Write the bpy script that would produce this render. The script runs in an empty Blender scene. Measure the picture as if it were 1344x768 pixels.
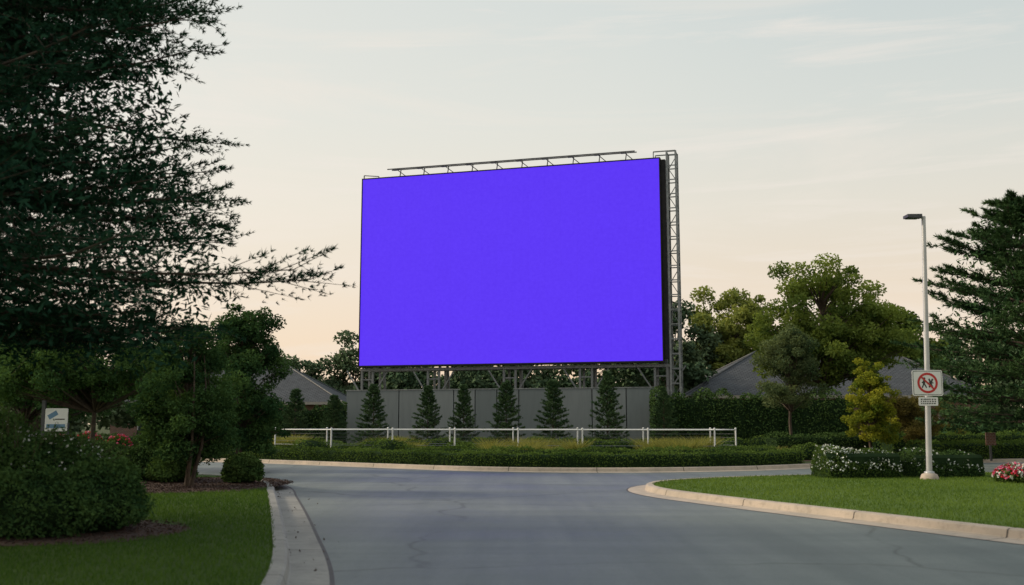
import bpy, math
import numpy as np
from mathutils import Vector
PI=math.pi
scene=bpy.context.scene
# ------------------------------------------------------------------ helpers
class MB:
    def __init__(s): s.V=[];s.T=[];s.F=[];s.n=0
    def add(s,V,F,mat=0,tint=.5,smooth=False):
        V=np.asarray(V,dtype=np.float64).reshape(-1,3); F=np.asarray(F,dtype=np.int64)
        s.V.append(V)
        t=np.asarray(tint,dtype=np.float64)
        s.T.append(np.full(len(V),float(t)) if t.ndim==0 else t)
        s.F.append((F+s.n,mat,smooth)); s.n+=len(V)
    def build(s,name,mats,loc=(0,0,0),rotz=0,parent=None):
        V=np.concatenate(s.V); T=np.concatenate(s.T)
        me=bpy.data.meshes.new(name)
        me.vertices.add(len(V)); me.vertices.foreach_set('co',V.astype(np.float32).ravel())
        loops=np.concatenate([f.ravel() for f,_,_ in s.F])
        tot=np.concatenate([np.full(len(f),f.shape[1]) for f,_,_ in s.F])
        mi=np.concatenate([np.full(len(f),m) for f,m,_ in s.F])
        sm=np.concatenate([np.full(len(f),b) for f,_,b in s.F])
        st=np.concatenate([[0],np.cumsum(tot)[:-1]])
        me.loops.add(len(loops)); me.loops.foreach_set('vertex_index',loops.astype(np.int32))
        me.polygons.add(len(tot)); me.polygons.foreach_set('loop_start',st.astype(np.int32))
        me.polygons.foreach_set('loop_total',tot.astype(np.int32))
        for m in mats: me.materials.append(m)
        me.polygons.foreach_set('material_index',mi.astype(np.int32))
        me.polygons.foreach_set('use_smooth',sm.astype(bool))
        a=me.attributes.new('tint','FLOAT','POINT'); a.data.foreach_set('value',T.astype(np.float32))
        me.update(calc_edges=True)
        ob=bpy.data.objects.new(name,me); scene.collection.objects.link(ob)
        ob.location=loc; ob.rotation_euler[2]=rotz
        if parent: ob.parent=parent
        return ob
def empty(name,loc=(0,0,0),rotz=0):
    e=bpy.data.objects.new(name,None); scene.collection.objects.link(e); e.location=loc; e.rotation_euler[2]=rotz
    e.empty_display_size=.3; return e
def inst(ob,loc,rotz=0,sc=(1,1,1)):
    o=bpy.data.objects.new(ob.name.split('.')[0],ob.data); scene.collection.objects.link(o)
    o.location=loc;o.rotation_euler[2]=rotz;o.scale=sc; return o
def unit(a): return a/np.maximum(np.linalg.norm(a,axis=-1,keepdims=True),1e-9)
def box(mb,lo,hi,mat=0,tint=.5):
    x0,y0,z0=lo;x1,y1,z1=hi
    V=[(x0,y0,z0),(x1,y0,z0),(x1,y1,z0),(x0,y1,z0),(x0,y0,z1),(x1,y0,z1),(x1,y1,z1),(x0,y1,z1)]
    mb.add(V,[(0,3,2,1),(4,5,6,7),(0,1,5,4),(1,2,6,5),(2,3,7,6),(3,0,4,7)],mat,tint)
def tube(mb,pts,rad,n=8,mat=0,tint=.5,cap=True,smooth=True):
    P=np.asarray(pts,float); rad=np.broadcast_to(np.asarray(rad,float),(len(P),))
    T=unit(np.gradient(P,axis=0)); up=np.array([0,0,1.]) if abs(T[0][2])<.9 else np.array([1.,0,0])
    A=unit(np.cross(T,up)); B=np.cross(T,A)
    th=np.arange(n)*2*PI/n+(PI/4 if n==4 else 0)
    V=P[:,None]+rad[:,None,None]*(np.cos(th)[None,:,None]*A[:,None]+np.sin(th)[None,:,None]*B[:,None])
    m=len(P); i=np.arange(m-1)[:,None]*n; j=np.arange(n)[None]; k=(j+1)%n
    F=np.stack([i+j,i+k,i+n+k,i+n+j],-1).reshape(-1,4)
    mb.add(V.reshape(-1,3),F,mat,tint,smooth and n>4)
    if cap:
        mb.add(V[0],[list(range(n))],mat,tint); mb.add(V[-1],[list(range(n))[::-1]],mat,tint)
def beam(mb,p,q,w=.08,mat=0,n=4): tube(mb,[p,q],w*.7071 if n==4 else w,n,mat)
def segs(mb,P,Q,r0,r1,mat=0):
    P=np.asarray(P);Q=np.asarray(Q);T=unit(Q-P); up=np.where(np.abs(T[:,2:3])<.9,np.array([[0,0,1.]]),np.array([[1.,0,0]]))
    A=unit(np.cross(T,up));B=np.cross(T,A);N=len(P)
    r0=np.broadcast_to(r0,(N,));r1=np.broadcast_to(r1,(N,))
    th=np.arange(3)*2*PI/3; o=np.cos(th)[None,:,None]*A[:,None]+np.sin(th)[None,:,None]*B[:,None]
    V=np.concatenate([P[:,None]+o*r0[:,None,None],Q[:,None]+o*r1[:,None,None]],1)
    b=(np.arange(N)*6)[:,None,None]; f=np.array([[0,1,4,3],[1,2,5,4],[2,0,3,5]])[None]
    mb.add(V.reshape(-1,3),(b+f).reshape(-1,4),mat)
def leaves(mb,C,L,W,rg,mat=0,tint=.5,flat=0.):
    N=len(C); a=unit(rg.normal(size=(N,3))*np.array([1,1,1-flat*.6])); b=unit(np.cross(a,rg.normal(size=(N,3))+np.array([0,0,flat])))
    L=np.broadcast_to(L,(N,))[:,None]*rg.uniform(.7,1.25,(N,1)); W=np.broadcast_to(W,(N,))[:,None]*rg.uniform(.7,1.2,(N,1))
    V=np.stack([C-a*L/2,C+b*W/2+a*L*.1,C+a*L/2,C-b*W/2+a*L*.1],1)
    F=np.arange(N*4).reshape(N,4); t=np.broadcast_to(tint,(N,))
    mb.add(V.reshape(-1,3),F,mat,np.repeat(t,4))
def blades(mb,C,D,W,rg,mat=0,tint=.5):
    N=len(C); s=unit(np.cross(D,rg.normal(size=(N,3))))*np.broadcast_to(W,(N,))[:,None]/2
    V=np.stack([C-s,C+s,C+D],1); t=np.broadcast_to(tint,(N,))
    mb.add(V.reshape(-1,3),np.arange(N*3).reshape(N,3),mat,np.repeat(t,3))
def sphere(mb,c,r,mat=0,tint=.5,nu=18,nv=10,rg=None,amp=.0):
    u=np.arange(nu)*2*PI/nu; v=np.linspace(0.02,PI-.02,nv)
    S=np.stack([np.sin(v)[:,None]*np.cos(u),np.sin(v)[:,None]*np.sin(u),np.cos(v)[:,None]+0*u],-1)
    if rg is not None: S=S*(1+rg.normal(size=(nv,nu,1))*amp)
    V=np.asarray(c)+S*np.asarray(r)
    i=np.arange(nv-1)[:,None]*nu;j=np.arange(nu)[None];k=(j+1)%nu
    mb.add(V.reshape(-1,3),np.stack([i+j,i+nu+j,i+nu+k,i+k],-1).reshape(-1,4),mat,tint,True)
def smooth_path(P,step=.35):
    P=np.asarray(P,float); out=[]
    for i in range(len(P)-1):
        p0=P[max(i-1,0)];p1=P[i];p2=P[i+1];p3=P[min(i+2,len(P)-1)]
        d=np.linalg.norm(p2-p1); d0=max(np.linalg.norm(p1-p0),1e-6); d2=max(np.linalg.norm(p3-p2),1e-6)
        m1=((p1-p0)/d0+(p2-p1)/d)*.5*d if i>0 else (p2-p1)
        m2=((p2-p1)/d+(p3-p2)/d2)*.5*d if i<len(P)-2 else (p2-p1)
        n=max(2,int(d/step)); t=np.linspace(0,1,n,endpoint=False)[:,None]
        out.append((2*t**3-3*t**2+1)*p1+(t**3-2*t**2+t)*m1+(-2*t**3+3*t**2)*p2+(t**3-t**2)*m2)
    out.append(P[-1:]); return np.concatenate(out)
def offset(P,d):
    T=unit(np.gradient(P,axis=0)); Nn=np.stack([-T[:,1],T[:,0]],-1); return P+Nn*d
def pip(pts,poly):
    x,y=pts[:,0],pts[:,1]; c=np.zeros(len(pts),bool); n=len(poly)
    for i in range(n):
        x1,y1=poly[i];x2,y2=poly[i-1]
        if y1==y2: continue
        m=((y1>y)!=(y2>y))&(x<(x2-x1)*(y-y1)/(y2-y1)+x1); c^=m
    return c
# ------------------------------------------------------------------ materials
def newmat(name):
    m=bpy.data.materials.new(name); m.use_nodes=True; nt=m.node_tree; nt.nodes.clear()
    o=nt.nodes.new('ShaderNodeOutputMaterial'); return m,nt,o
def node(nt,t,inp=None,**kw):
    n=nt.nodes.new(t)
    for k,v in kw.items(): setattr(n,k,v)
    for k,v in (inp or {}).items():
        if hasattr(v,'is_output'): nt.links.new(v,n.inputs[k])
        else: n.inputs[k].default_value=v
    return n
def rgba(c): return (c[0],c[1],c[2],1)
def mixc(nt,f,a,b,mode='MIX'):
    n=nt.nodes.new('ShaderNodeMix'); n.data_type='RGBA'; n.blend_type=mode
    for i,v in ((0,f),(6,a),(7,b)):
        if hasattr(v,'is_output'): nt.links.new(v,n.inputs[i])
        else: n.inputs[i].default_value=v if i==0 else rgba(v)
    return n.outputs[2]
def math_(nt,op,a,b=0.,c=0.,clamp=False):
    n=nt.nodes.new('ShaderNodeMath'); n.operation=op; n.use_clamp=clamp
    for i,v in enumerate((a,b,c)):
        if hasattr(v,'is_output'): nt.links.new(v,n.inputs[i])
        else: n.inputs[i].default_value=v
    return n.outputs[0]
def noise(nt,vec,scale,detail=3,rough=.55,dist=0.):
    return node(nt,'ShaderNodeTexNoise',{'Vector':vec,'Scale':scale,'Detail':detail,'Roughness':rough,'Distortion':dist}).outputs[0]
def ramp(nt,f,lo,hi):
    n=nt.nodes.new('ShaderNodeMapRange'); nt.links.new(f,n.inputs[0]); n.inputs[1].default_value=lo;n.inputs[2].default_value=hi; return n.outputs[0]
def coord(nt): return nt.nodes.new('ShaderNodeTexCoord').outputs['Object']
def mapping(nt,vec,scale=(1,1,1),rot=(0,0,0)):
    return node(nt,'ShaderNodeMapping',{'Vector':vec,'Scale':scale,'Rotation':rot}).outputs[0]
def simple(name,c1,c2=None,rough=.6,scale=3.,metal=0.,bump=0.,bscale=30.,spec=.5):
    m,nt,o=newmat(name); v=coord(nt); c2=c2 or tuple(x*.8 for x in c1)
    f=ramp(nt,noise(nt,v,scale,4),.35,.65); col=mixc(nt,f,c1,c2)
    p=node(nt,'ShaderNodeBsdfPrincipled',{'Base Color':col,'Roughness':rough,'Metallic':metal,'Specular IOR Level':spec})
    if bump:
        b=node(nt,'ShaderNodeBump',{'Height':noise(nt,v,bscale,4),'Strength':bump,'Distance':.02}); nt.links.new(b.outputs[0],p.inputs['Normal'])
    nt.links.new(p.outputs[0],o.inputs[0]); return m
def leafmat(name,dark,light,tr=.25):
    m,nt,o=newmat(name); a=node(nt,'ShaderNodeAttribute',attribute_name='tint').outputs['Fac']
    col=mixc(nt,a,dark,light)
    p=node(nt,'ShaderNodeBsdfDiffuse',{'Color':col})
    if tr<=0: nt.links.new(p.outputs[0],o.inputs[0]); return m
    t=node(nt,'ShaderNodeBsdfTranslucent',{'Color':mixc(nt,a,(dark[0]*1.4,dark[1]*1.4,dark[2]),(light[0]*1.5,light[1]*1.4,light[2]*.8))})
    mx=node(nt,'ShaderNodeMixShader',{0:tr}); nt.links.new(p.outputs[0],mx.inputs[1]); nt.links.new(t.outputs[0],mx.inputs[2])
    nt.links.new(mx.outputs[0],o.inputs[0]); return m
M={}
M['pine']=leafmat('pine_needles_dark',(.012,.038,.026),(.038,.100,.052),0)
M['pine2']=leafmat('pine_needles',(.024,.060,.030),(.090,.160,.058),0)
M['spruce']=leafmat('spruce_needles',(.034,.075,.036),(.100,.165,.070),0)
M['leaf']=leafmat('leaves_green',(.045,.088,.026),(.200,.265,.062),.35)
M['leafsun']=leafmat('leaves_light_green',(.075,.120,.040),(.280,.320,.090),.35)
M['leafdark']=leafmat('leaves_dark',(.026,.064,.027),(.084,.155,.048),.2)
M['leafgrey']=leafmat('leaves_grey_green',(.045,.080,.042),(.150,.190,.085),.3)
M['leafyel']=leafmat('leaves_yellow_green',(.085,.140,.022),(.36,.36,.045),.4)
M['leafolive']=leafmat('leaves_olive',(.09,.09,.03),(.24,.20,.07),.35)
M['far']=leafmat('leaves_distant_haze',(.060,.100,.058),(.150,.205,.105),0)  # greens lightened so distance haze sits in the leaf colour
M['box']=leafmat('boxwood',(.036,.072,.020),(.125,.195,.045),.2)
M['boxdark']=leafmat('hedge_leaves',(.028,.062,.022),(.090,.148,.043),0)
M['grassb']=leafmat('grass_blades',(.065,.120,.024),(.155,.235,.046),.35)
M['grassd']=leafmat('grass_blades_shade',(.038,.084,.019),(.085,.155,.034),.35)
M['orn']=leafmat('ornamental_grass_blades',(.095,.125,.034),(.29,.29,.09),.35)
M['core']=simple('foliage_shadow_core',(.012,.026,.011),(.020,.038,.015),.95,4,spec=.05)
M['bark']=simple('bark',(.09,.065,.045),(.045,.034,.026),.9,8,bump=.6)
M['white_fl_hl']=simple('white_petals_highlights',(.60,.64,.58),(.46,.50,.47),.6,5)  # petals of hedge and beds, also the painted highlights on the azalea
M['red_fl']=simple('red_petals',(.60,.02,.04),(.45,.01,.06),.6,5)
M['pink_fl']=simple('pink_petals',(.70,.18,.28),(.60,.10,.22),.6,5)
M['steel']=simple('galvanised_steel',(.24,.26,.27),(.14,.16,.17),.45,6,metal=.4)
M['steeldark']=simple('dark_steel',(.05,.055,.06),(.08,.085,.09),.5,6,metal=.3)
M['frame']=simple('painted_support_steel',(.20,.215,.225),(.13,.14,.15),.5,6,metal=.2)
M['black']=simple('black_cabinet',(.010,.010,.012),(.016,.016,.018),.6,3,spec=.2)
M['whitepaint']=simple('white_fence_paint',(.76,.77,.77),(.62,.64,.64),.45,3)
M['pole']=simple('aluminium_pole',(.48,.49,.50),(.38,.39,.40),.4,2,metal=.2)
M['signwhite']=simple('sign_white',(.80,.80,.79),(.72,.72,.71),.4,4)
M['signred']=simple('sign_red',(.55,.02,.02),(.45,.015,.015),.4,4)
M['signblack']=simple('sign_black',(.02,.02,.02),(.03,.03,.03),.5,4)
M['signblue']=simple('sign_blue',(.10,.22,.36),(.14,.26,.40),.5,4)
M['seal']=simple('joint_sealant',(.035,.036,.038),(.06,.06,.06),.7,5)
M['mulch']=simple('mulch',(.075,.040,.028),(.035,.021,.016),.95,25,bump=1.,bscale=45)
def m_brick():
    m,nt,o=newmat('brick_wall'); v=mapping(nt,coord(nt),(1,1,1),(PI/2,0,0))
    b=node(nt,'ShaderNodeTexBrick',{'Vector':v,'Color1':(.20,.09,.06,1),'Color2':(.13,.06,.045,1),'Mortar':(.3,.28,.25,1),'Scale':4.,'Mortar Size':.02})
    p=node(nt,'ShaderNodeBsdfPrincipled',{'Base Color':b.outputs[0],'Roughness':.85}); nt.links.new(p.outputs[0],o.inputs[0]); return m
M['brick']=m_brick()
def m_roof():
    m,nt,o=newmat('asphalt_shingles'); v=coord(nt)
    b=node(nt,'ShaderNodeTexBrick',{'Vector':mapping(nt,v,(1,1.6,1.6),(.4,0,0)),'Color1':(.075,.084,.096,1),'Color2':(.125,.135,.148,1),'Mortar':(.04,.044,.05,1),'Scale':1.5,'Mortar Size':.05})
    col=mixc(nt,math_(nt,'MULTIPLY',ramp(nt,noise(nt,v,1.2,4),.3,.7),.6),b.outputs[0],(.09,.10,.115))
    p=node(nt,'ShaderNodeBsdfPrincipled',{'Base Color':col,'Roughness':.9,'Specular IOR Level':.2}); nt.links.new(p.outputs[0],o.inputs[0]); return m
M['roof']=m_roof()
def m_asphalt():
    m,nt,o=newmat('asphalt'); v=coord(nt)
    big=ramp(nt,noise(nt,v,.16,5,.6,.6),.35,.68)
    streak=ramp(nt,noise(nt,mapping(nt,v,(1.3,.07,1),(0,0,math.radians(-16))),1.,5,.6),.38,.66)
    streak2=ramp(nt,noise(nt,mapping(nt,v,(.05,.9,1),(0,0,math.radians(-3))),1.,5,.6),.35,.65)
    grain=ramp(nt,noise(nt,v,70,4,.75),.3,.7)
    mott=ramp(nt,noise(nt,v,6.,6,.75),.35,.7)
    spots=ramp(nt,noise(nt,v,1.6,6,.7,.5),.55,.75)
    c=mixc(nt,big,(.112,.140,.140),(.165,.196,.190))
    c=mixc(nt,math_(nt,'MULTIPLY',streak,.55),c,(.240,.275,.262))
    c=mixc(nt,math_(nt,'MULTIPLY',streak2,.55),c,(.090,.114,.118))
    c=mixc(nt,math_(nt,'MULTIPLY',spots,.5),c,(.076,.096,.098))
    c=mixc(nt,math_(nt,'MULTIPLY',mott,.25),c,(.080,.100,.102))
    g=mixc(nt,grain,(.62,.62,.62),(1.40,1.40,1.40)); c=mixc(nt,.85,c,g,'MULTIPLY')
    wv=node(nt,'ShaderNodeVectorMath',{0:v},operation='ADD')
    nz=node(nt,'ShaderNodeTexNoise',{'Vector':v,'Scale':.5,'Detail':5.}); sc=node(nt,'ShaderNodeVectorMath',{0:nz.outputs['Color'],1:(1.4,1.4,0)},operation='MULTIPLY'); nt.links.new(sc.outputs[0],wv.inputs[1])
    vo=node(nt,'ShaderNodeTexVoronoi',{'Vector':wv.outputs[0],'Scale':.14},feature='DISTANCE_TO_EDGE')
    soft=math_(nt,'SUBTRACT',1.,ramp(nt,vo.outputs['Distance'],0.,.008))
    mask=ramp(nt,noise(nt,v,.35,2),.36,.56)
    c=mixc(nt,math_(nt,'MULTIPLY',math_(nt,'MULTIPLY',soft,mask),.6),c,(.040,.050,.050))
    r=math_(nt,'ADD',.52,math_(nt,'MULTIPLY',big,.16))
    bmp=node(nt,'ShaderNodeBump',{'Height':noise(nt,v,60,4,.75),'Strength':.45,'Distance':.012})
    p=node(nt,'ShaderNodeBsdfPrincipled',{'Base Color':c,'Roughness':r,'Normal':bmp.outputs[0],'Specular IOR Level':.35}); nt.links.new(p.outputs[0],o.inputs[0]); return m
M['asphalt']=m_asphalt()
def m_concrete(name,a,b,joint=3.):
    m,nt,o=newmat(name); v=coord(nt); at=node(nt,'ShaderNodeAttribute',attribute_name='tint').outputs['Fac']
    c=mixc(nt,ramp(nt,noise(nt,v,1.2,6,.65),.35,.65),a,b)
    c=mixc(nt,math_(nt,'MULTIPLY',ramp(nt,noise(nt,v,7,5,.7),.5,.8),.6),c,tuple(x*.45 for x in b))
    fr=math_(nt,'FRACT',math_(nt,'DIVIDE',at,joint)); j=math_(nt,'LESS_THAN',fr,.010)
    c=mixc(nt,math_(nt,'MULTIPLY',j,.85),c,(.05,.045,.04))
    bmp=node(nt,'ShaderNodeBump',{'Height':noise(nt,v,50,3,.7),'Strength':.3,'Distance':.01})
    p=node(nt,'ShaderNodeBsdfPrincipled',{'Base Color':c,'Roughness':.8,'Normal':bmp.outputs[0]}); nt.links.new(p.outputs[0],o.inputs[0]); return m
M['curb']=m_concrete('concrete_kerb',(.50,.42,.34),(.38,.33,.27))
M['curb_shade']=m_concrete('shaded_concrete_kerb',(.29,.29,.27),(.21,.212,.20))  # darker copy of the kerb concrete, tree shade put into its colour
def m_panel():
    m,nt,o=newmat('grey_wall_panel'); v=coord(nt); at=node(nt,'ShaderNodeAttribute',attribute_name='tint').outputs['Fac']
    c=mixc(nt,at,(.105,.132,.142),(.155,.182,.192))
    c=mixc(nt,math_(nt,'MULTIPLY',ramp(nt,noise(nt,mapping(nt,v,(3,3,.4)),1.5,5),.45,.8),.4),c,(.07,.085,.09))
    p=node(nt,'ShaderNodeBsdfPrincipled',{'Base Color':c,'Roughness':.6}); nt.links.new(p.outputs[0],o.inputs[0]); return m
M['panel']=m_panel()
def m_lawn(name,a,b):
    m,nt,o=newmat(name); v=coord(nt)
    c=mixc(nt,ramp(nt,noise(nt,v,.5,5),.35,.65),a,b); c=mixc(nt,math_(nt,'MULTIPLY',ramp(nt,noise(nt,v,25,4,.7),.35,.7),.5),c,tuple(x*.45 for x in a))
    bmp=node(nt,'ShaderNodeBump',{'Height':noise(nt,v,60,3,.7),'Strength':.8,'Distance':.03})
    p=node(nt,'ShaderNodeBsdfPrincipled',{'Base Color':c,'Roughness':.9,'Specular IOR Level':.15,'Normal':bmp.outputs[0]}); nt.links.new(p.outputs[0],o.inputs[0]); return m
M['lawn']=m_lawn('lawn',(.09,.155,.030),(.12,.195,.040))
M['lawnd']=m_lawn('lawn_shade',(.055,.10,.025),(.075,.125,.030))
M['earth']=m_lawn('ground_cover',(.06,.085,.032),(.05,.065,.028))
def m_led():
    m,nt,o=newmat('led_screen'); v=coord(nt)
    n=ramp(nt,noise(nt,v,5.,4,.7),.3,.7)
    c=mixc(nt,n,(.105,.033,.95),(.118,.041,1.0))
    b=node(nt,'ShaderNodeTexBrick',{'Vector':mapping(nt,v,(1,1,1),(PI/2,0,0)),'Color1':(1,1,1,1),'Color2':(.985,.985,.985,1),'Mortar':(.94,.94,.94,1),'Scale':1.,'Mortar Size':.006,'Brick Width':.96,'Row Height':.96},offset=0.)
    c=mixc(nt,1.,c,b.outputs[0],'MULTIPLY')
    p=node(nt,'ShaderNodeBsdfPrincipled',{'Base Color':(.01,.01,.012,1),'Roughness':.7,'Specular IOR Level':.1,'Emission Color':c,'Emission Strength':.95}); nt.links.new(p.outputs[0],o.inputs[0]); return m
M['led']=m_led()
M['glass']=simple('window_glass',(.03,.04,.045),(.05,.06,.07),.1,2)
# ------------------------------------------------------------------ paths
left_path=smooth_path([(-1.4,-20),(-1.4,0),(-1.75,6.5),(-2.25,10.25),(-3.35,15),(-5.2,22.3),(-6.0,25.3),(-7.0,27.6),(-9,29.6),(-13,31.2),(-30,33),(-60,34)])
right_path=smooth_path([(15,-20),(14,0),(11.5,5),(9,10),(7.05,14),(5.58,17.3),(4.05,20.8),(3.4,22.6),(3.2,24.2),(3.6,25.9),(4.8,27.3),(6.8,28.6),(9.5,29.6),(15,30.8),(30,32.5),(60,34)])
isl_path=smooth_path([(-60,46),(-30,45.5),(-16,44),(-10.9,41.6),(-4.8,37.0),(-1.5,34.6),(1.2,33.6),(4.5,33.6),(8.4,35),(11.6,37.4),(17,40.8),(30,43.5),(60,45)])
def strip(name,P,prof,side,mat):
    arc=np.concatenate([[0],np.cumsum(np.linalg.norm(np.diff(P,axis=0),axis=1))])
    V=[]
    for d,z in prof:
        o=offset(P,d*side); V.append(np.column_stack([o,np.full(len(o),z)]))
    V=np.stack(V,1);n=len(prof);m=len(P); i=np.arange(m-1)[:,None]*n;j=np.arange(n-1)[None]
    F=np.stack([i+j,i+j+1,i+n+j+1,i+n+j],-1).reshape(-1,4)
    if side>0: F=F[:,::-1]
    mb=MB(); mb.add(V.reshape(-1,3),F,0,np.repeat(arc,n)); return mb.build(name,[mat])
KP=[(-.42,.007),(-.02,.016),(0,.03),(.025,.125),(.055,.142),(.19,.146),(.195,.09)]
strip('kerb',left_path,KP,+1,M['curb_shade']); strip('kerb',right_path,KP,-1,M['curb']); strip('kerb',isl_path,KP,+1,M['curb'])
strip('kerb_joint_seal',left_path,[(-.47,.006),(-.415,.0062)],+1,M['seal']); strip('kerb_joint_seal',right_path,[(-.46,.006),(-.415,.0062)],-1,M['seal'])
def sheet(name,poly,z,mat):
    mb=MB(); p=np.asarray(poly,float); 
    a=np.sum(p[:,0]*np.roll(p[:,1],-1)-np.roll(p[:,0],-1)*p[:,1])
    if a<0: p=p[::-1]
    mb.add(np.column_stack([p,np.full(len(p),z)]),[list(range(len(p)))],0); return mb.build(name,[mat])
left_lawn=np.concatenate([offset(left_path,.12),[(-60,-20)]]); right_lawn=np.concatenate([offset(right_path,-.12),[(60,-20)]])
isl=np.concatenate([offset(isl_path,.12),[(60,300),(-60,300)]])
sheet('ground',[(-1500,-300),(1500,-300),(1500,2500),(-1500,2500)],-.01,M['earth'])
sheet('road',[(-60,-20),(60,-20),(60,46),(-60,46)],.002,M['asphalt'])
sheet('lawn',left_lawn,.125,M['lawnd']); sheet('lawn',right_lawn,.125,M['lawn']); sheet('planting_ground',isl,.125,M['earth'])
R=np.random.default_rng
def grass(name,poly,bx,n,h,w,mat,seed,excl=()):
    rg=R(seed); x0,x1,y0,y1=bx; t=rg.uniform(0,1,n); y=y0+(y1-y0)*t**1.35; x=rg.uniform(x0,x1,n)
    p=np.column_stack([x,y]); k=pip(p,poly)
    for (cx,cy,rx,ry) in excl: k&=((x-cx)/rx)**2+((y-cy)/ry)**2>1
    p=p[k]; N=len(p); C=np.column_stack([p,np.full(N,.122)]); D=np.column_stack([rg.normal(size=(N,2))*.35,np.ones(N)])*h*rg.uniform(.6,1.3,(N,1))
    W=w*(1+p[:,1]/18); pt=.5+.22*np.sin(p[:,0]*1.1+np.sin(p[:,1]*.7)*2)*np.sin(p[:,1]*.9+1)
    mb=MB(); blades(mb,C,D,W,rg,0,np.clip(pt+rg.normal(0,.22,N),0,1)); mb.build(name,[mat])
in_l=np.concatenate([offset(left_path,.17),[(-60,-20)]]); in_r=np.concatenate([offset(right_path,-.17),[(60,-20)]])
BED1=(-7.4,14.0,2.9,2.0); BED2=(-8.0,24.6,2.6,3.2)
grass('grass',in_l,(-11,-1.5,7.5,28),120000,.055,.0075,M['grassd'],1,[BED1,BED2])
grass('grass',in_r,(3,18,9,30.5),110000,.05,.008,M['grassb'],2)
def bed(name,b,seed,z=.134):
    rg=R(seed); th=np.linspace(0,2*PI,48,endpoint=False); r=1+.05*np.sin(3*th+seed)+.03*np.sin(7*th)
    p=np.column_stack([b[0]+b[2]*r*np.cos(th),b[1]+b[3]*r*np.sin(th)]); sheet(name,p,z,M['mulch'])
    mb=MB(); N=int(2200*b[2]*b[3]/3); a=rg.uniform(0,2*PI,N); q=np.sqrt(rg.uniform(0,1,N))
    C=np.column_stack([b[0]+b[2]*q*np.cos(a),b[1]+b[3]*q*np.sin(a),np.full(N,z+.012)]); leaves(mb,C,.07,.02,rg,0,.5,flat=.9); mb.build(name+'_chips',[M['mulch']])
bed('mulch_bed',BED1,3); bed('mulch_bed',BED2,4)
sheet('mulch_bed',[(9.5,38.2),(16,43),(22,46),(18,49),(10,46)],.134,M['mulch'])
rg=R(44); mb=MB(); N=55; kk=np.argmax(left_path[:,1]>27); y=rg.uniform(9,27,N); xx=np.interp(y,left_path[:kk,1],left_path[:kk,0])+rg.exponential(.3,N)
leaves(mb,np.column_stack([xx,y,np.full(N,.03)]),.045,.025,rg,0,.5,.9); mb.build('fallen_leaves',[M['mulch']])
# ------------------------------------------------------------------ vegetation
def clumps(mb,rg,centers,rads,nleaf,L,W,mat,base_t=.5,flat=.3):
    for c,r in zip(centers,rads):
        n=int(nleaf*(r/np.mean(rads))**2); d=unit(rg.normal(size=(n,3)))*(rg.uniform(0,1,(n,1))**.45)*r*np.array([1,1,.7])
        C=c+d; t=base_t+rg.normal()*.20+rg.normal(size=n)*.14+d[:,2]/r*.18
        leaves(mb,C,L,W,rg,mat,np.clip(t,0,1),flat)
def smooth3(pts):
    P=np.array(pts); t=np.linspace(0,len(P)-1,13); return np.column_stack([np.interp(t,range(len(P)),P[:,k]) for k in range(3)])
def decid(mb,base,crowns,tr,nc,nl,L,W,seed,mleaf=1,mbark=0,cr=.6,inner=.45,stems=1,bt=.5):
    rg=R(seed); base=np.asarray(base,float); vol=np.array([c[3]*c[4]*c[5] for c in crowns])**.67; pr=vol/vol.sum()
    cs=[];rr=[]
    for _ in range(nc):
        c=crowns[rg.choice(len(crowns),p=pr)]; d=unit(rg.normal(size=3)); q=rg.uniform(inner,1)**.6*(1+.10*rg.normal())
        cs.append(base+np.array(c[:3])+d*q*np.array(c[3:])); rr.append(cr*rg.uniform(.5,1.35))
    cs=np.array(cs);rr=np.array(rr)
    top=max(c[2] for c in crowns); bot=min(c[2]-c[5] for c in crowns)
    for s in range(stems):
        off=np.array([np.clip(rg.normal(),-1.2,1.2)*.2*(stems>1),rg.normal()*.15*(stems>1),0])
        tp=base+np.array([crowns[0][0]*.7,crowns[0][1]*.7,top])+off*1.6
        pts=[base+off*.6,base+off+(tp-base)*.3+np.array([rg.normal()*.06,0,0]),base+(tp-base)*.65+off,tp]
        tube(mb,smooth3(pts),np.linspace(tr,tr*.2,13)*(1 if stems==1 else .6),8,mbark)
    z0=base[2]+max(.25*top,bot*.9)
    P=[];Q=[];A=[]
    for c in cs:
        zz=max(z0,c[2]-np.linalg.norm(c[:2]-base[:2])*.8-.2); zz=min(zz,base[2]+top); f=(zz-base[2])/top
        s0=base+np.array([crowns[0][0]*.7*f,crowns[0][1]*.7*f,zz-base[2]]); mid=(s0+c)/2+rg.normal(size=3)*.12*cr+np.array([0,0,.1*cr])
        P+= [s0,mid];Q+=[mid,c];A+=[(tr*.28,tr*.16),(tr*.16,tr*.05)]
    A=np.array(A); segs(mb,P,Q,A[:,0],A[:,1],mbark)
    clumps(mb,rg,cs,rr,nl,L,W,mleaf,bt)
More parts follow.
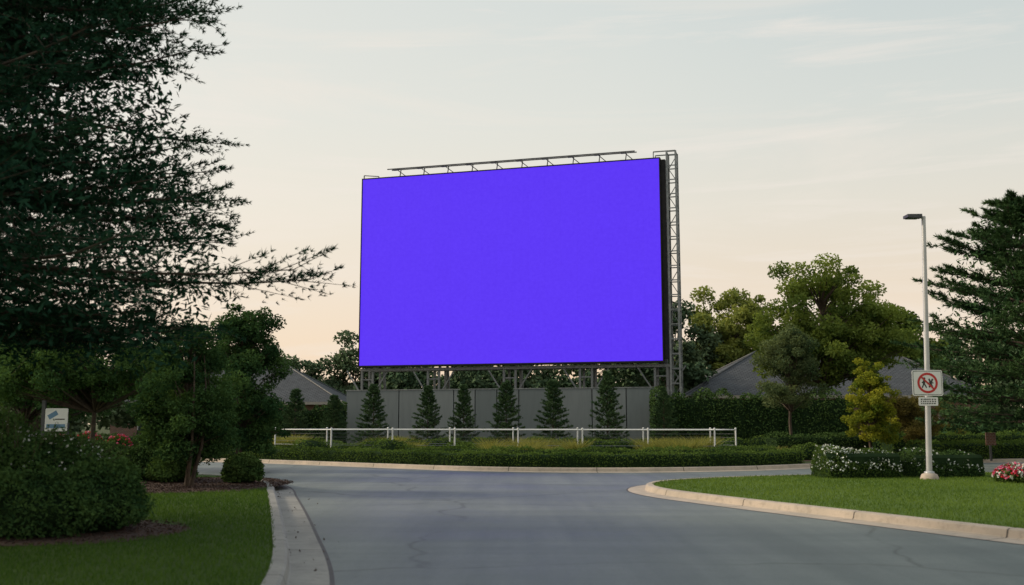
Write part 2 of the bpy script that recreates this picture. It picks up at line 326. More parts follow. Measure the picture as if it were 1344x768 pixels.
def conifer(mb,base,H,Rf,z0,nb,seed,twigs=18,tufts=6,needles=10,nl=.1,nw=.018,tr=.2,up=.1,droop=.15,mn=1,mbk=0,az_bias=None,bt=.5,tlen=.32,vj=.25,spread=.55,zpow=1.,fill=0,fillL=.2,jit=.10,rise=.45,fq=.8,layer=0,lj=.13):
    rg=R(seed); base=np.asarray(base,float)
    tube(mb,[base,base+(0.0,0,H*.5),base+(0,0,H)],[tr,tr*.6,tr*.08],10,mbk)
    SP=[];SQ=[];NC=[];ND=[];NT=[]
    for i in range(nb):
        f=((i+rg.uniform(0,1))/nb)**zpow
        if layer: f=(np.floor(f*layer)+.5+rg.normal()*lj)/layer
        z=z0+(H-z0)*f; az=i*2.39996+rg.normal()*.25
        if az_bias is not None and rg.uniform()<az_bias[1]: az=az_bias[0]+rg.uniform(-1.3,1.3)
        Lb=Rf(z)*rg.uniform(.70,1.08); hz=(z-z0)/(H-z0); u=up+rise*hz+rg.normal()*.05
        t=np.linspace(0,1,8); a=az+rg.normal()*.12*t
        B=np.column_stack([np.cos(a)*Lb*t,np.sin(a)*Lb*t,z+Lb*(u*t-droop*t**2+.10*t**4)])+base
        tube(mb,B,np.linspace(tr*.22*min(1,Lb/3+.2),.008,8),5,mbk,cap=False)
        tj=np.sort(rg.uniform(.16,1,twigs)); tj[-1]=1.; tj[-2]=.97
        bp=np.column_stack([np.interp(tj,t,B[:,k]) for k in range(3)]); dv=unit(B[-1]-B[-3])
        side=np.where(np.arange(twigs)%2==0,1,-1); ang=side*rg.uniform(.4,1.1,twigs)*(1-.75*(tj>.95))
        ca,sa=np.cos(ang),np.sin(ang); h=np.array([math.cos(az),math.sin(az)])
        TD=unit(np.column_stack([h[0]*ca-h[1]*sa,h[0]*sa+h[1]*ca,dv[2]*.6+rg.normal(size=twigs)*vj+.12]))
        tl=(Lb*tlen*(1.08-tj*.75)+.12)*rg.uniform(.6,1.25,twigs)
        TE=bp+TD*tl[:,None]+np.array([0,0,-1])*(tl**2)[:,None]*.05
        SP.append(bp);SQ.append(TE)
        s=rg.uniform(.05,1.02,(twigs,tufts))
        tc=bp[:,None]+(TE-bp)[:,None]*s[...,None]+rg.normal(size=(twigs,tufts,3))*(tl[:,None,None]*jit)*(1.1-s[...,None])
        tb=bt+rg.normal()*.18+rg.normal(size=(twigs,tufts))*.12+.16*(tj[:,None]-.5)
        nd=unit(TD[:,None,None]*.75+rg.normal(size=(twigs,tufts,needles,3))*spread+np.array([0,0,.1]))*nl*rg.uniform(.6,1.25,(twigs,tufts,needles,1))
        NC.append(np.broadcast_to(tc[:,:,None],nd.shape).reshape(-1,3)); ND.append(nd.reshape(-1,3)); NT.append(np.broadcast_to(tb[...,None],nd.shape[:3]).reshape(-1))
    segs(mb,np.concatenate(SP),np.concatenate(SQ),.008 if H>6 else .006,.003,mbk)
    NC=np.concatenate(NC); blades(mb,NC,np.concatenate(ND),nw,rg,mn,np.clip(np.concatenate(NT)+rg.normal(size=len(NC))*.1,0,1))
    if fill:
        z=rg.uniform(z0,H,fill*2); r=np.array([Rf(q) for q in z]); k=rg.uniform(size=fill*2)<(r/r.max())**1.5; z=z[k];r=r[k]
        a=rg.uniform(0,2*PI,len(z)); q=rg.uniform(.1,fq,len(z))**.7
        nz=np.sin(a*5+z*3)*np.sin(z*4.1+a*2)
        kk=nz+rg.normal(size=len(z))*.5>-.45; z=z[kk];r=r[kk];a=a[kk];q=q[kk]
        C=base+np.column_stack([np.cos(a)*r*q,np.sin(a)*r*q,z+r*q*(up+rise*(z-z0)/(H-z0)-droop*q)])
        leaves(mb,C,fillL,fillL*.35,rg,mn,np.clip(rg.normal(bt-.15,.15,len(C)),0,1),.3)
def bush(mb,rg,c,r,n,L,W,mat=1,core=0,highlights=None,fl=.0,lump=.10,cs=.84):
    c=np.asarray(c,float); r=np.asarray(r,float)
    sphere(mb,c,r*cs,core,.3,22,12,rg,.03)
    d=unit(rg.normal(size=(n,3))); d[:,2]=np.where(d[:,2]<-.55,-d[:,2],d[:,2])
    ph=rg.uniform(0,6,6); nn=(np.sin(d[:,0]*6+ph[0])*np.sin(d[:,1]*5+ph[1])+np.sin(d[:,2]*7+ph[2]+d[:,0]*4)*.7)
    q=.93+lump*nn*.6+rg.normal(size=n)*.055
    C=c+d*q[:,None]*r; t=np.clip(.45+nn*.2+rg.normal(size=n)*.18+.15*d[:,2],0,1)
    k=C[:,2]>.13; C=C[k];t=t[k];d=d[k]
    leaves(mb,C,L,W,rg,mat,t,.2)
    if fl>0:
        m=int(n*fl); d=unit(rg.normal(size=(m*2,3))); d=d[d[:,2]>-.1][:m]
        leaves(mb,c+d*r*rg.uniform(.97,1.06,(len(d),1)),L*.8,W*.9,rg,highlights,.5,.4)
def hedge(mb,P,w,h,z0,dens,L,W,rg,mat=1,core=0,rnd=.12,fl=None,flf=0.):
    P=np.asarray(P,float); arc=np.concatenate([[0],np.cumsum(np.linalg.norm(np.diff(P,axis=0),axis=1))]); LT=arc[-1]
    T=unit(np.gradient(P,axis=0)); Nn=np.stack([-T[:,1],T[:,0]],-1)
    s=.86; prof=np.array([(-w/2*s,0),(-w/2*s,h*.8),(-w/2*s*.8,h*.92),(w/2*s*.8,h*.92),(w/2*s,h*.8),(w/2*s,0)])
    V=np.concatenate([P[:,None,:]+Nn[:,None]*prof[None,:,0:1],np.broadcast_to(z0+prof[None,:,1:2],(len(P),6,1))],-1)
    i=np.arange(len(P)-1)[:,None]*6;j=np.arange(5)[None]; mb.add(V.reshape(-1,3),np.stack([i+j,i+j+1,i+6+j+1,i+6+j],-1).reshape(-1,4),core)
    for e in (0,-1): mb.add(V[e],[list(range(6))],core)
    per=2*h+w; n=int(dens*per*(LT+w)); a=rg.uniform(-w*.03,LT+w*.03,n); q=rg.uniform(0,per,n)
    o=np.where(q<h,-w/2,np.where(q<h+w,q-h-w/2,w/2)); z=np.where(q<h,q,np.where(q<h+w,h,per-q))
    m=int(dens*2*h*w*1.3); a[:m]=np.where(rg.uniform(size=m)<.5,0,LT); o[:m]=rg.uniform(-w/2,w/2,m); z[:m]=rg.uniform(0,h,m)
    ed=np.clip((np.abs(o)-w/2+rnd)/rnd,0,1)*np.clip((z-h+rnd)/rnd,0,1); o=o*(1-.25*ed*rnd/(w/2)*2); z=z-ed*rnd*.45
    lump=1+.055*np.sin(a*2.1+1)+.05*np.sin(a*5.3)+.035*np.sin(a*9.7+o*5)
    o=o*lump+rg.normal(size=n)*.03; z=z*(1+(lump-1)*1.2)+rg.normal(size=n)*.03
    c=np.column_stack([np.interp(a,arc,P[:,0])+np.interp(a,arc,Nn[:,0])*o,np.interp(a,arc,P[:,1])+np.interp(a,arc,Nn[:,1])*o,z0+np.maximum(z,0)])
    t=np.clip(.42+.25*np.sin(a*1.7+2)*np.sin(a*.6)+rg.normal(size=n)*.2+.2*(z/h-.5),0,1)
    leaves(mb,c,L,W,rg,mat,t,.2)
    if fl is not None:
        k=(rg.uniform(size=n)<flf*(.4+.6*(np.sin(a*3)*np.sin(z*9+a)>0)))&(z>h*.25); nn=k.sum()
        leaves(mb,c[k]+rg.normal(size=(nn,3))*.02+np.array([0,-.035,.03]),L*1.0,W*1.5,rg,fl,.5,.3)
Z=.125
mb=MB()
def Rf(z):
    return float(np.interp(z,[2.4,3.0,3.7,4.6,5.5,7,9,12,15],[4.6,5.6,6.35,6.1,5.45,5.15,4.7,3.3,.5]))
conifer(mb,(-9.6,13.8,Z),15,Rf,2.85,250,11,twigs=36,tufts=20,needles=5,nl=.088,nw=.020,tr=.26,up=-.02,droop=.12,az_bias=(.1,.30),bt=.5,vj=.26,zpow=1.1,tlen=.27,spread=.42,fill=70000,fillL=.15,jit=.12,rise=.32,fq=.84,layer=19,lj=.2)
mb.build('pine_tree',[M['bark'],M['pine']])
mb=MB()
conifer(mb,(19.0,36.5,Z),9.7,lambda z:float(np.interp(z,[1.2,2.5,5,8,9.7],[3.7,4.1,3.9,2.5,.4])),1.2,150,12,twigs=22,tufts=12,needles=5,nl=.17,nw=.034,tr=.2,up=.08,droop=.14,bt=.5,vj=.14,fill=6000,fillL=.22,tlen=.27,spread=.42,layer=12,lj=.1,jit=.08,fq=.8)
mb.build('pine_tree',[M['bark'],M['pine2']])
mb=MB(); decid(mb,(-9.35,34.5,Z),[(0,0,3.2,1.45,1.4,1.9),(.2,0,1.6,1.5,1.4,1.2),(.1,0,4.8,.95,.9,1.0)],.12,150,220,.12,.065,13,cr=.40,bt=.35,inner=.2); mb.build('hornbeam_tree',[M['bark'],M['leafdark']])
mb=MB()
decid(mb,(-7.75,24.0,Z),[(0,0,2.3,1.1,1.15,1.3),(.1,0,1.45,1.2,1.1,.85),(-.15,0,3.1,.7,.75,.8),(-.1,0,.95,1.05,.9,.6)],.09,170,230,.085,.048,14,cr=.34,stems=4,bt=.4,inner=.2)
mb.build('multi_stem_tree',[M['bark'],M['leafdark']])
sp=[]
for k,s in enumerate((21,22,23)):
    mb=MB(); H=3.3
    conifer(mb,(0,0,0),H,lambda z:float(1.02*(1-z/H)**.85+.05),.12,80,s,twigs=9,tufts=6,needles=6,nl=.10,nw=.032,tr=.05,up=.05,droop=.05,bt=.5,tlen=.38,vj=.15)
    sp.append(mb)
first=[None]*3
rg=R(5)
for i,(x,y,h) in enumerate([(-12.0,55.5,3.3),(-9.7,54.6,2.95),(-7.35,53.2,3.45),(-4.4,52.4,3.35),(-2.5,52.0,3.4),(-.3,51.6,3.55),(2.1,51.2,3.6),(4.85,50.9,4.0),(7.7,50.9,3.2)]):
    k=i%3; s=h/3.3; w=rg.uniform(.85,1.12)*s
    if first[k] is None:
        first[k]=sp[k].build('spruce_tree',[M['bark'],M['spruce']],(x,y,Z)); first[k].scale=(w,w,s); first[k].rotation_euler[2]=i
    else: inst(first[k],(x,y,Z),i*1.3,(w,w,s))
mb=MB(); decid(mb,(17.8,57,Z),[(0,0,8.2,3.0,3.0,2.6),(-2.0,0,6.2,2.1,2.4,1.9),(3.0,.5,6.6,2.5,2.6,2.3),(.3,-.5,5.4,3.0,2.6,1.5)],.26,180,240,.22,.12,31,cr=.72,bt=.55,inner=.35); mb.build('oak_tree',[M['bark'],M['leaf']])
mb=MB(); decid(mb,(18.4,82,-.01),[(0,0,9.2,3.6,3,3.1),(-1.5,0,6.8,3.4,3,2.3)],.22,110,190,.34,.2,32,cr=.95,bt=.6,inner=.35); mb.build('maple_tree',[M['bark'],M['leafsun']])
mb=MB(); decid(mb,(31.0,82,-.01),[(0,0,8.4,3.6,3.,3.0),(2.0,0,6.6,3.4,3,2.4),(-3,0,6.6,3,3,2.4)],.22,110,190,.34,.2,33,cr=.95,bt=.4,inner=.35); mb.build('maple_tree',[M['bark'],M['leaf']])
mb=MB(); decid(mb,(12.55,45,Z),[(0,0,4.3,1.3,1.3,1.3),(-.1,0,3.1,1.5,1.4,.9),(.05,0,5.1,.75,.8,.8)],.09,110,200,.11,.06,34,cr=.38,bt=.5,inner=.2); mb.build('ornamental_pear_tree',[M['bark'],M['leafgrey']])
mb=MB(); decid(mb,(15.0,42,Z),[(0,0,2.5,1.1,1.0,1.2),(.1,0,3.4,.7,.65,.9),(0,0,1.5,1.35,1.2,.8)],.07,150,120,.10,.065,35,cr=.26,bt=.42,inner=.15); mb.build('young_maple_tree',[M['bark'],M['leafyel']])
mb=MB(); decid(mb,(17.8,43.5,Z),[(0,0,1.6,1.5,1.2,1.0),(-.5,0,2.2,.9,.9,.6)],.05,80,150,.10,.055,36,cr=.34,bt=.5,inner=.15,stems=3); mb.build('olive_shrub',[M['bark'],M['leafolive']])
mb=MB(); decid(mb,(-12.7,30.5,Z),[(0,0,3.1,2.1,1.8,.95),(-1.6,0,2.8,1.5,1.4,.8),(1.4,.3,2.8,1.3,1.3,.7)],.12,130,200,.11,.065,41,cr=.40,bt=.75,inner=.2); mb.build('dogwood_tree',[M['bark'],M['leafdark']])
mb=MB(); decid(mb,(-17.5,36,Z),[(0,0,3.6,2.6,2.4,1.7),(1.5,0,2.6,2.2,2,1.4)],.14,100,220,.14,.085,42,cr=.6,bt=.7,inner=.2); mb.build('dogwood_tree',[M['bark'],M['leafdark']])
mb=MB()
def row(xs,y,h,rx,seed,nc=40,bt=.5):
    for i,x in enumerate(xs):
        r2=R(seed+i); hh=h*r2.uniform(.85,1.12); yy=y+r2.normal()*2
        decid(mb,(x,yy,-.01),[(0,0,hh*.62,rx,rx,hh*.34),(r2.normal()*rx*.4,0,hh*.4,rx*1.2,rx,hh*.3)],.22,nc,160,.38,.25,seed+100+i,cr=1.1,inner=.3,bt=bt+r2.normal()*.08)
row([-36,-31,-27,-22.5],62,8.0,3.0,60,bt=.5)
row([-46,-40,-33,-26],86,9.,3.6,70,bt=.6)
row([-21,-10.5,-5,1,7],90,8.8,3.4,80,bt=.45); row([-14.0],90,9.4,3.2,84,nc=60,bt=.35)
row([13.0],80,12.0,3.4,90,nc=60,bt=.2)
row([24,37,43],86,11.4,3.6,95,nc=50,bt=.4)
row([10.5,5,-1,-7],72,6.2,3.2,101,bt=.15)
row([37,41],70,7.6,3.,120,bt=.4)
mb.build('distant_trees',[M['bark'],M['far']])
mb=MB(); r2=R(77)
for x in np.arange(-230,231,8.5): 
    yy=150+r2.normal()*6; hh=r2.uniform(7,10.5); cs=np.column_stack([x+r2.normal(size=14)*3,yy+r2.normal(size=14)*2,r2.uniform(.5,hh-1.4,14)]); clumps(mb,r2,cs,np.full(14,2.2)*r2.uniform(.7,1.2,14),80,1.,.65,0,.6)
mb.build('treeline',[M['far']])
rg=R(6)
mb=MB(); hedge(mb,[(7.4,52.9),(12,53.1),(18.0,53.6)],1.3,2.95,Z,170,.13,.08,rg); mb.build('tall_hedge',[M['core'],M['boxdark']])
mb=MB(); hedge(mb,[(-16,58),(-13,57.6),(-9.6,57.2)],1.2,2.4,Z,170,.13,.08,rg); mb.build('tall_hedge',[M['core'],M['boxdark']])
mb=MB(); hedge(mb,[(18.5,52),(24,53),(33,54.5)],1.2,1.5,Z,150,.13,.08,rg); mb.build('hedge',[M['core'],M['boxdark']])
ip=offset(isl_path,.85); ip=ip[(ip[:,0]>-13.5)&(ip[:,0]<11.0)]
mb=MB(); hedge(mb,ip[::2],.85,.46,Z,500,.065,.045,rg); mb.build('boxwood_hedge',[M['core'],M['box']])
ip2=offset(isl_path,3.2); ip2=ip2[(ip2[:,0]>-12.5)&(ip2[:,0]<10.5)]
mb=MB(); hedge(mb,ip2[::2],.9,.54,Z,380,.07,.05,rg); mb.build('boxwood_hedge',[M['core'],M['box']])
mb=MB(); hedge(mb,[(11.2,43.5),(13,43.8),(15.6,44.6)],1.3,.95,Z,330,.08,.05,rg); mb.build('hedge',[M['core'],M['boxdark']])
mb=MB(); hedge(mb,[(16.5,40.8),(20,42.6),(25,44)],1.2,.7,Z,330,.08,.05,rg); mb.build('hedge',[M['core'],M['box']])
mb=MB(); hedge(mb,[(17.5,47),(22,47.6),(30,48.6)],1.2,1.0,Z,250,.09,.05,rg); mb.build('hedge',[M['core'],M['box']])
mb=MB(); hedge(mb,[(8.55,28.0),(9.6,28.1),(10.6,28.2)],1.2,.72,Z,1100,.06,.04,rg,fl=2,flf=.15,rnd=.4); mb.build('flowering_hedge',[M['core'],M['box'],M['white_fl_hl']])
mb=MB(); hedge(mb,[(11.05,28.3),(12,28.5),(13.1,28.7)],1.1,.66,Z,1100,.06,.04,rg,fl=2,flf=.05,rnd=.4); mb.build('flowering_hedge',[M['core'],M['boxdark'],M['white_fl_hl']])
mb=MB()
for c,r,n,f in (((-7.9,14.7,.78),(1.25,1.1,.92),20000,.03),((-6.75,14.4,.62),(1.1,1.05,.84),18000,.02),((-5.85,14.1,.5),(.75,.85,.6),11000,.0),((-6.4,13.5,.45),(.9,.7,.55),9000,0),((-8.6,13.8,.6),(1.,.8,.7),9000,.015)):
    bush(mb,rg,c,r,n,.062,.034,highlights=2,fl=f,lump=.17,cs=.78)  # sparse pale specks paint highlights on the shrub tops, not blossom
n=260; d=unit(rg.normal(size=(n,3))*np.array([1,1,.8])+np.array([0,-.3,.6])); b0=np.array([-7.1,14.3,.65])+d*np.array([1.75,1.2,.85])*.93; L_=rg.uniform(.12,.32,n)
segs(mb,b0,b0+d*L_[:,None],.005,.003,3)
for s in np.linspace(.1,1,9): leaves(mb,b0+d*(L_*s)[:,None]+rg.normal(size=(n,3))*.018,.06,.03,rg,1,.6)
mb.build('azalea_shrub',[M['core'],M['leafdark'],M['white_fl_hl'],M['bark']])
for c,r in (((-9.4,26.5,.5),(1.1,.9,.62)),((-6.75,25.3,.42),(.5,.5,.42)),((-8.6,25.6,.4),(.6,.5,.4)),((-11.2,27.3,.5),(1.0,.9,.6))):
    mb=MB(); bush(mb,rg,c,r,8000,.07,.042); mb.build('boxwood_shrub',[M['core'],M['boxdark']])
mb=MB(); hedge(mb,[(-28,47.2),(-20,46.6),(-13.5,44.8)],1.2,.9,Z,260,.09,.05,rg); mb.build('hedge',[M['core'],M['boxdark']])
mb=MB()
for i in range(44):
    x=rg.uniform(-12,12.5); y=rg.uniform(45.5,52) if i%3 else rg.uniform(40,45); s=rg.uniform(.4,.75); bush(mb,rg,(x,y,Z+s*.4),(s*1.25,s,s*.8),900,.09,.055)
mb.build('island_shrubs',[M['core'],M['box']])
mb=MB()
P=[]
for i in range(135):
    x=rg.uniform(-11,11.5); base=np.interp(x,isl_path[:,0],isl_path[:,1]); y=base+rg.choice([4.6,6.5,8.5])+rg.normal()*.35
    if math.sin(x*1.05+.8)+rg.normal()*.35<-.05: continue
    P.append((x,y,rg.uniform(.6,1.1)))
for x,y,h in P:
    n=340; a=rg.uniform(0,2*PI,n); l=rg.uniform(.1,.75,n); D=np.column_stack([np.cos(a)*l,np.sin(a)*l,np.ones(n)])*h*rg.uniform(.55,1.15,(n,1))
    C=np.column_stack([x+rg.normal(size=n)*.14,y+rg.normal(size=n)*.14,np.full(n,Z)]); blades(mb,C,D*.6,.025,rg,0,np.clip(rg.normal(.4,.2,n),0,1))
    D2=D*.6*np.array([1.3,1.3,.55]); blades(mb,C+D*.5,D2,.03,rg,0,np.clip(rg.normal(.6,.2,n),0,1))
mb.build('ornamental_grass',[M['orn']])
def flowerbed(name,spots,fs=.07,mats=(2,3,4),nf=110):
    mb=MB()
    for (x,y,rx,ry,h) in spots:
        bush(mb,rg,(x,y,Z+h*.3),(rx,ry,h*.75),2600,.07,.045)
        for m in mats:
            n=nf; d=unit(rg.normal(size=(n,3))); d[:,2]=np.abs(d[:,2])
            for q in range(3): leaves(mb,np.array([x,y,Z+h*.3])+d*np.array([rx,ry,h*.78])*1.05+rg.normal(size=(n,3))*.012,fs,fs*.85,rg,m,.5,.5)
    mb.build(name,[M['core'],M['box'],M['red_fl'],M['pink_fl'],M['white_fl_hl']])
flowerbed('flower_bed',[(12.75,25.6,.5,.5,.42),(13.4,25.3,.6,.6,.5),(14.2,25.6,.6,.5,.45)])
flowerbed('flower_bed',[(-18.6,44.2,.7,.5,1.0),(-17.2,44.0,.6,.5,.9),(-19.9,44.6,.6,.5,.9)],.10,(2,2,3),40)
# ------------------------------------------------------------------ billboard
bang=math.atan2(-5.0,17.51); BW=18.21
B=empty('billboard',(-9.18,60,Z),bang); z0b,z1b=4.93,16.38
mb=MB(); box(mb,(0,-.03,z0b),(BW,-.003,z1b),0); mb.build('led_screen',[M['led']],parent=B)
mb=MB(); box(mb,(-.07,.0,z0b-.10),(BW+.07,.55,z1b+.07),0)
for x in np.arange(.4,BW,1.1): box(mb,(x-.04,.55,z0b),(x+.04,.64,z1b),0)
box(mb,(-.07,-.05,z0b-.10),(BW+.07,0,z0b-.003),0); box(mb,(-.07,-.05,z1b+.003),(BW+.07,0,z1b+.07),0)
box(mb,(-.07,-.05,z0b-.003),(-.003,0,z1b+.003),0); box(mb,(BW+.003,-.05,z0b-.003),(BW+.07,0,z1b+.003),0)
mb.build('cabinet',[M['black']],parent=B)
mb=MB(); box(mb,(BW+.08,.05,z0b+.1),(BW+.34,.5,z1b-.05),0); mb.build('side_cable_duct',[M['black']],parent=B)
mb=MB()
tx=(BW+.42,BW+.92); ty=(.15,1.0); top=z1b+.45
for x in tx:
    for y in ty: beam(mb,(x,y,0),(x,y,top),.10)
for i,z in enumerate(np.arange(.4,top+.01,.82)):
    for y in ty: beam(mb,(tx[0],y,z),(tx[1],y,z),.055)
    for x in tx: beam(mb,(x,ty[0],z),(x,ty[1],z),.05)
    if z+.82<top:
        a,b=(tx if i%2 else tx[::-1])
        beam(mb,(a,ty[1],z),(b,ty[1],z+.82),.04); 
        a,b=(ty if i%2 else ty[::-1]); beam(mb,(tx[1],a,z),(tx[1],b,z+.82),.045)
for y in ty: beam(mb,(tx[0]-.75,y,top),(tx[1],y,top),.06); beam(mb,(tx[0]-.75,y,top),(tx[0]-.75,y,z1b),.05)
for z in np.arange(6,16,1.64): beam(mb,(BW,.5,z),(tx[0],.5,z),.06)
mb.build('truss_tower',[M['steel']],parent=B)
mb=MB()
beam(mb,(0,.35,z0b-.25),(BW+.4,.35,z0b-.25),.16); beam(mb,(0,1.5,z0b-.25),(BW+.4,1.5,z0b-.25),.14); beam(mb,(0,.35,3.0),(BW,.35,3.0),.1)
for x in (.35,4.6,9.3,13.8,BW-.15):
    for dx in (-.35,.35):
        for y in (.4,1.5): beam(mb,(x+dx,y,0),(x+dx,y,z0b-.2),.12)
    for z in (3.3,4.1): beam(mb,(x-.35,.4,z),(x+.35,.4,z),.07); beam(mb,(x-.35,.4,z),(x-.35,1.5,z),.07)
    for s in (-1,1):
        beam(mb,(x+s*.4,.4,3.2),(x+s*1.35,.4,z0b-.28),.07)
    beam(mb,(x,1.5,0),(x,3.6,0.1),.1); beam(mb,(x,1.5,12),(x,3.8,0),.14); beam(mb,(x,.6,11),(x,1.5,12),.1); beam(mb,(x,1.5,z0b-.2),(x,1.5,z1b-1),.14)
mb.build('support_frame',[M['frame']],parent=B)
mb=MB()
zt=z1b+.07
for y,dz in ((-.35,.38),(.35,.50)):
    beam(mb,(1.75,y,zt+dz),(16.9,y,zt+dz),.055)
for x in np.arange(2.3,16.9,1.55):
    beam(mb,(x,-.35,zt+.38),(x,.35,zt+.50),.045); beam(mb,(x,.3,zt-.02),(x+.06,.35,zt+.5),.05); beam(mb,(x+.5,.2,zt-.02),(x,-.35,zt+.38),.035)
    box(mb,(x-.14,-.48,zt+.27),(x+.14,-.30,zt+.36),0)
beam(mb,(.02,.1,zt),(.02,.1,zt+.22),.05); beam(mb,(.02,.1,zt+.22),(1.0,.1,zt+.10),.045); beam(mb,(1.0,.1,zt-.02),(1.0,.1,zt+.1),.045)
mb.build('top_rail',[M['steeldark']],parent=B)
wl=np.array([-9.85,59.4]); wr=np.array([7.8,54.0]); wd=wr-wl; WL=np.linalg.norm(wd); wa=math.atan2(wd[1],wd[0]); rg=R(9)
Wm=empty('panel_wall',(wl[0],wl[1],Z),wa); mb=MB(); H=3.4; x=0
while x<WL-.1:
    w=min(rg.choice([1.9,2.1,2.1,1.3]),WL-x); box(mb,(x+.03,0,0),(x+w-.03,.10,H),0,rg.uniform(0,1)); x+=w
mb.build('panels',[M['panel']],parent=Wm); mb=MB(); box(mb,(.02,.101,0),(WL-.02,.18,H-.05),0); 
for x in np.arange(.5,WL,2.2): box(mb,(x-.05,.18,0),(x+.05,.28,H-.1),0)
mb.build('frame',[M['steeldark']],parent=Wm); mb=MB(); box(mb,(-.02,-.03,H+.002),(WL+.02,.2,H+.05),0); mb.build('cap',[M['steel']],parent=Wm)
# ------------------------------------------------------------------ fence
mb=MB(); fp=[(-10.5,44.6),(-7.6,42.3),(8.1,40.2),(9.3,41.8),(8.6,43.6),(-8.5,46.2),(-10.5,44.6)]; FH=1.22
for a,b in zip(fp[:-1],fp[1:]):
    a=np.array(a);b=np.array(b);L=np.linalg.norm(b-a);n=max(1,round(L/2.7))
    for i in range(n):
        p=a+(b-a)*i/n; tube(mb,[(p[0],p[1],Z),(p[0],p[1],Z+FH+.03)],.034,8,0); sphere(mb,(p[0],p[1],Z+FH+.05),(.045,.045,.04),0,nu=8,nv=6)
    for z,r,mm in ((FH,.026,0),(.58,.011,1),(.12,.016,0)): tube(mb,[(a[0],a[1],Z+z),(b[0],b[1],Z+z)],r,6,mm)
    for z in (.27,.42,.74,.9,1.05): tube(mb,[(a[0],a[1],Z+z),(b[0],b[1],Z+z)],.004,4,1)
mb.build('pipe_fence',[M['whitepaint'],M['steel']])
# ------------------------------------------------------------------ lamp + signs
Lx,Ly=11.15,27.0
E=empty('street_lamp',(Lx,Ly,Z)); mb=MB()
tube(mb,[(0,0,-.05),(0,0,.03),(0,0,.13),(0,0,.16)],[.24,.24,.20,.14],20,1); tube(mb,[(0,0,.16),(0,0,.2),(0,0,.22)],[.13,.13,.08],12,0)
lean=.22; Hh=7.15
tube(mb,[(0,0,.2),(lean*.5,0,Hh*.5),(lean,0,Hh)],[.078,.068,.055],14,0)
tube(mb,[(lean,0,Hh-.06),(lean-.12,0,Hh-.01),(lean-.25,0,Hh)],[.035,.03,.03],8,0)
mb.build('pole',[M['pole'],M['curb']],parent=E)
mb=MB(); hx=lean-.08
V=[(hx,-.12,Hh-.05),(hx,.12,Hh-.05),(hx,.12,Hh+.05),(hx,-.12,Hh+.05),(hx-.42,-.17,Hh-.045),(hx-.42,.17,Hh-.045),(hx-.42,.17,Hh+.035),(hx-.42,-.17,Hh+.035)]
mb.add(V,[(0,1,2,3),(7,6,5,4),(0,4,5,1),(1,5,6,2),(2,6,7,3),(3,7,4,0)],0); box(mb,(hx-.38,-.12,Hh-.065),(hx-.08,.12,Hh-.05),1)
mb.build('lamp_head',[M['steeldark'],M['glass']],parent=E)
def disk(mb,c,r,y,mat,n=40,r0=0.):
    th=np.arange(n)*2*PI/n; o=np.column_stack([c[0]+np.cos(th)*r,np.full(n,y),c[1]+np.sin(th)*r])
    if r0==0: mb.add(o,[list(range(n))],mat); return
    i=np.column_stack([c[0]+np.cos(th)*r0,np.full(n,y),c[1]+np.sin(th)*r0]); j=np.arange(n);k=(j+1)%n
    mb.add(np.concatenate([o,i]),np.stack([j,k,n+k,n+j],-1),mat)
def rrect(mb,x0,x1,z0,z1,y0,y1,r,mat,k=5):
    pts=[]
    for cx,cz,a in ((x1-r,z1-r,0),(x0+r,z1-r,PI/2),(x0+r,z0+r,PI),(x1-r,z0+r,1.5*PI)):
        for q in np.linspace(0,PI/2,k): pts.append((cx+r*math.cos(a+q),cz+r*math.sin(a+q)))
    n=len(pts); V=[(x,y0,z) for x,z in pts]+[(x,y1,z) for x,z in pts]; j=np.arange(n);kk=(j+1)%n
    mb.add(V[:n],[list(range(n))],mat); mb.add(V[n:],[list(range(n))[::-1]],mat); mb.add(V,np.stack([j,n+j,n+kk,kk],-1),mat)
def bar2(mb,a,b,w,y,mat):
    a=np.array(a,float);b=np.array(b,float);d=unit(b-a);n=np.array([-d[1],d[0]])*w/2
    P=[a+n,b+n,b-n,a-n]; mb.add([(p[0],y,p[1]) for p in P],[(0,1,2,3)],mat)
cx,cz=.04,2.56; mb=MB()
rrect(mb,cx-.41,cx+.41,cz-.345,cz+.345,-.098,-.090,.05,0)
rrect(mb,cx-.385,cx+.385,cz-.32,cz+.32,-.1005,-.099,.04,1); rrect(mb,cx-.372,cx+.372,cz-.307,cz+.307,-.103,-.1015,.035,0)
disk(mb,(cx,cz),.275,-.108,2,r0=.215)
disk(mb,(cx-.085,cz+.12),.032,-.106,1,14)
for a,b,w in (((-.085,.085),(-.10,-.03),.06),((-.10,-.02),(-.15,-.13),.035),((-.09,-.02),(-.03,-.13),.035),((-.08,.07),(-.15,.0),.028),((-.09,.07),(-.02,.02),.028),
              ((.04,.11),(.13,-.12),.045),((.14,.11),(.04,-.12),.045),((.02,.0),(.16,.0),.03)):
    bar2(mb,(cx+a[0],cz+a[1]),(cx+b[0],cz+b[1]),w,-.105-.0003*abs(a[0]*10),1)
bar2(mb,(cx-.17,cz+.17),(cx+.17,cz-.17),.045,-.1105,2)
for z in (-.2,.2): box(mb,(cx-.06,-.089,cz+z-.02),(cx+.06,-.05,cz+z+.02),3)
S=empty('prohibition_sign',(Lx,Ly,Z)); mb.build('sign_plate',[M['signwhite'],M['signblack'],M['signred'],M['pole']],parent=S)
mb=MB(); cx2=cx; rrect(mb,cx2-.26,cx2+.26,1.95,2.18,-.098,-.090,.03,0)
rg=R(15)
for zz in (2.12,2.065,2.01):
    x=cx2-.2
    while x<cx2+.19:
        w=rg.uniform(.025,.05); box(mb,(x,-.1,zz-.016),(x+w,-.0985,zz+.016),1); x+=w+rg.uniform(.01,.03)
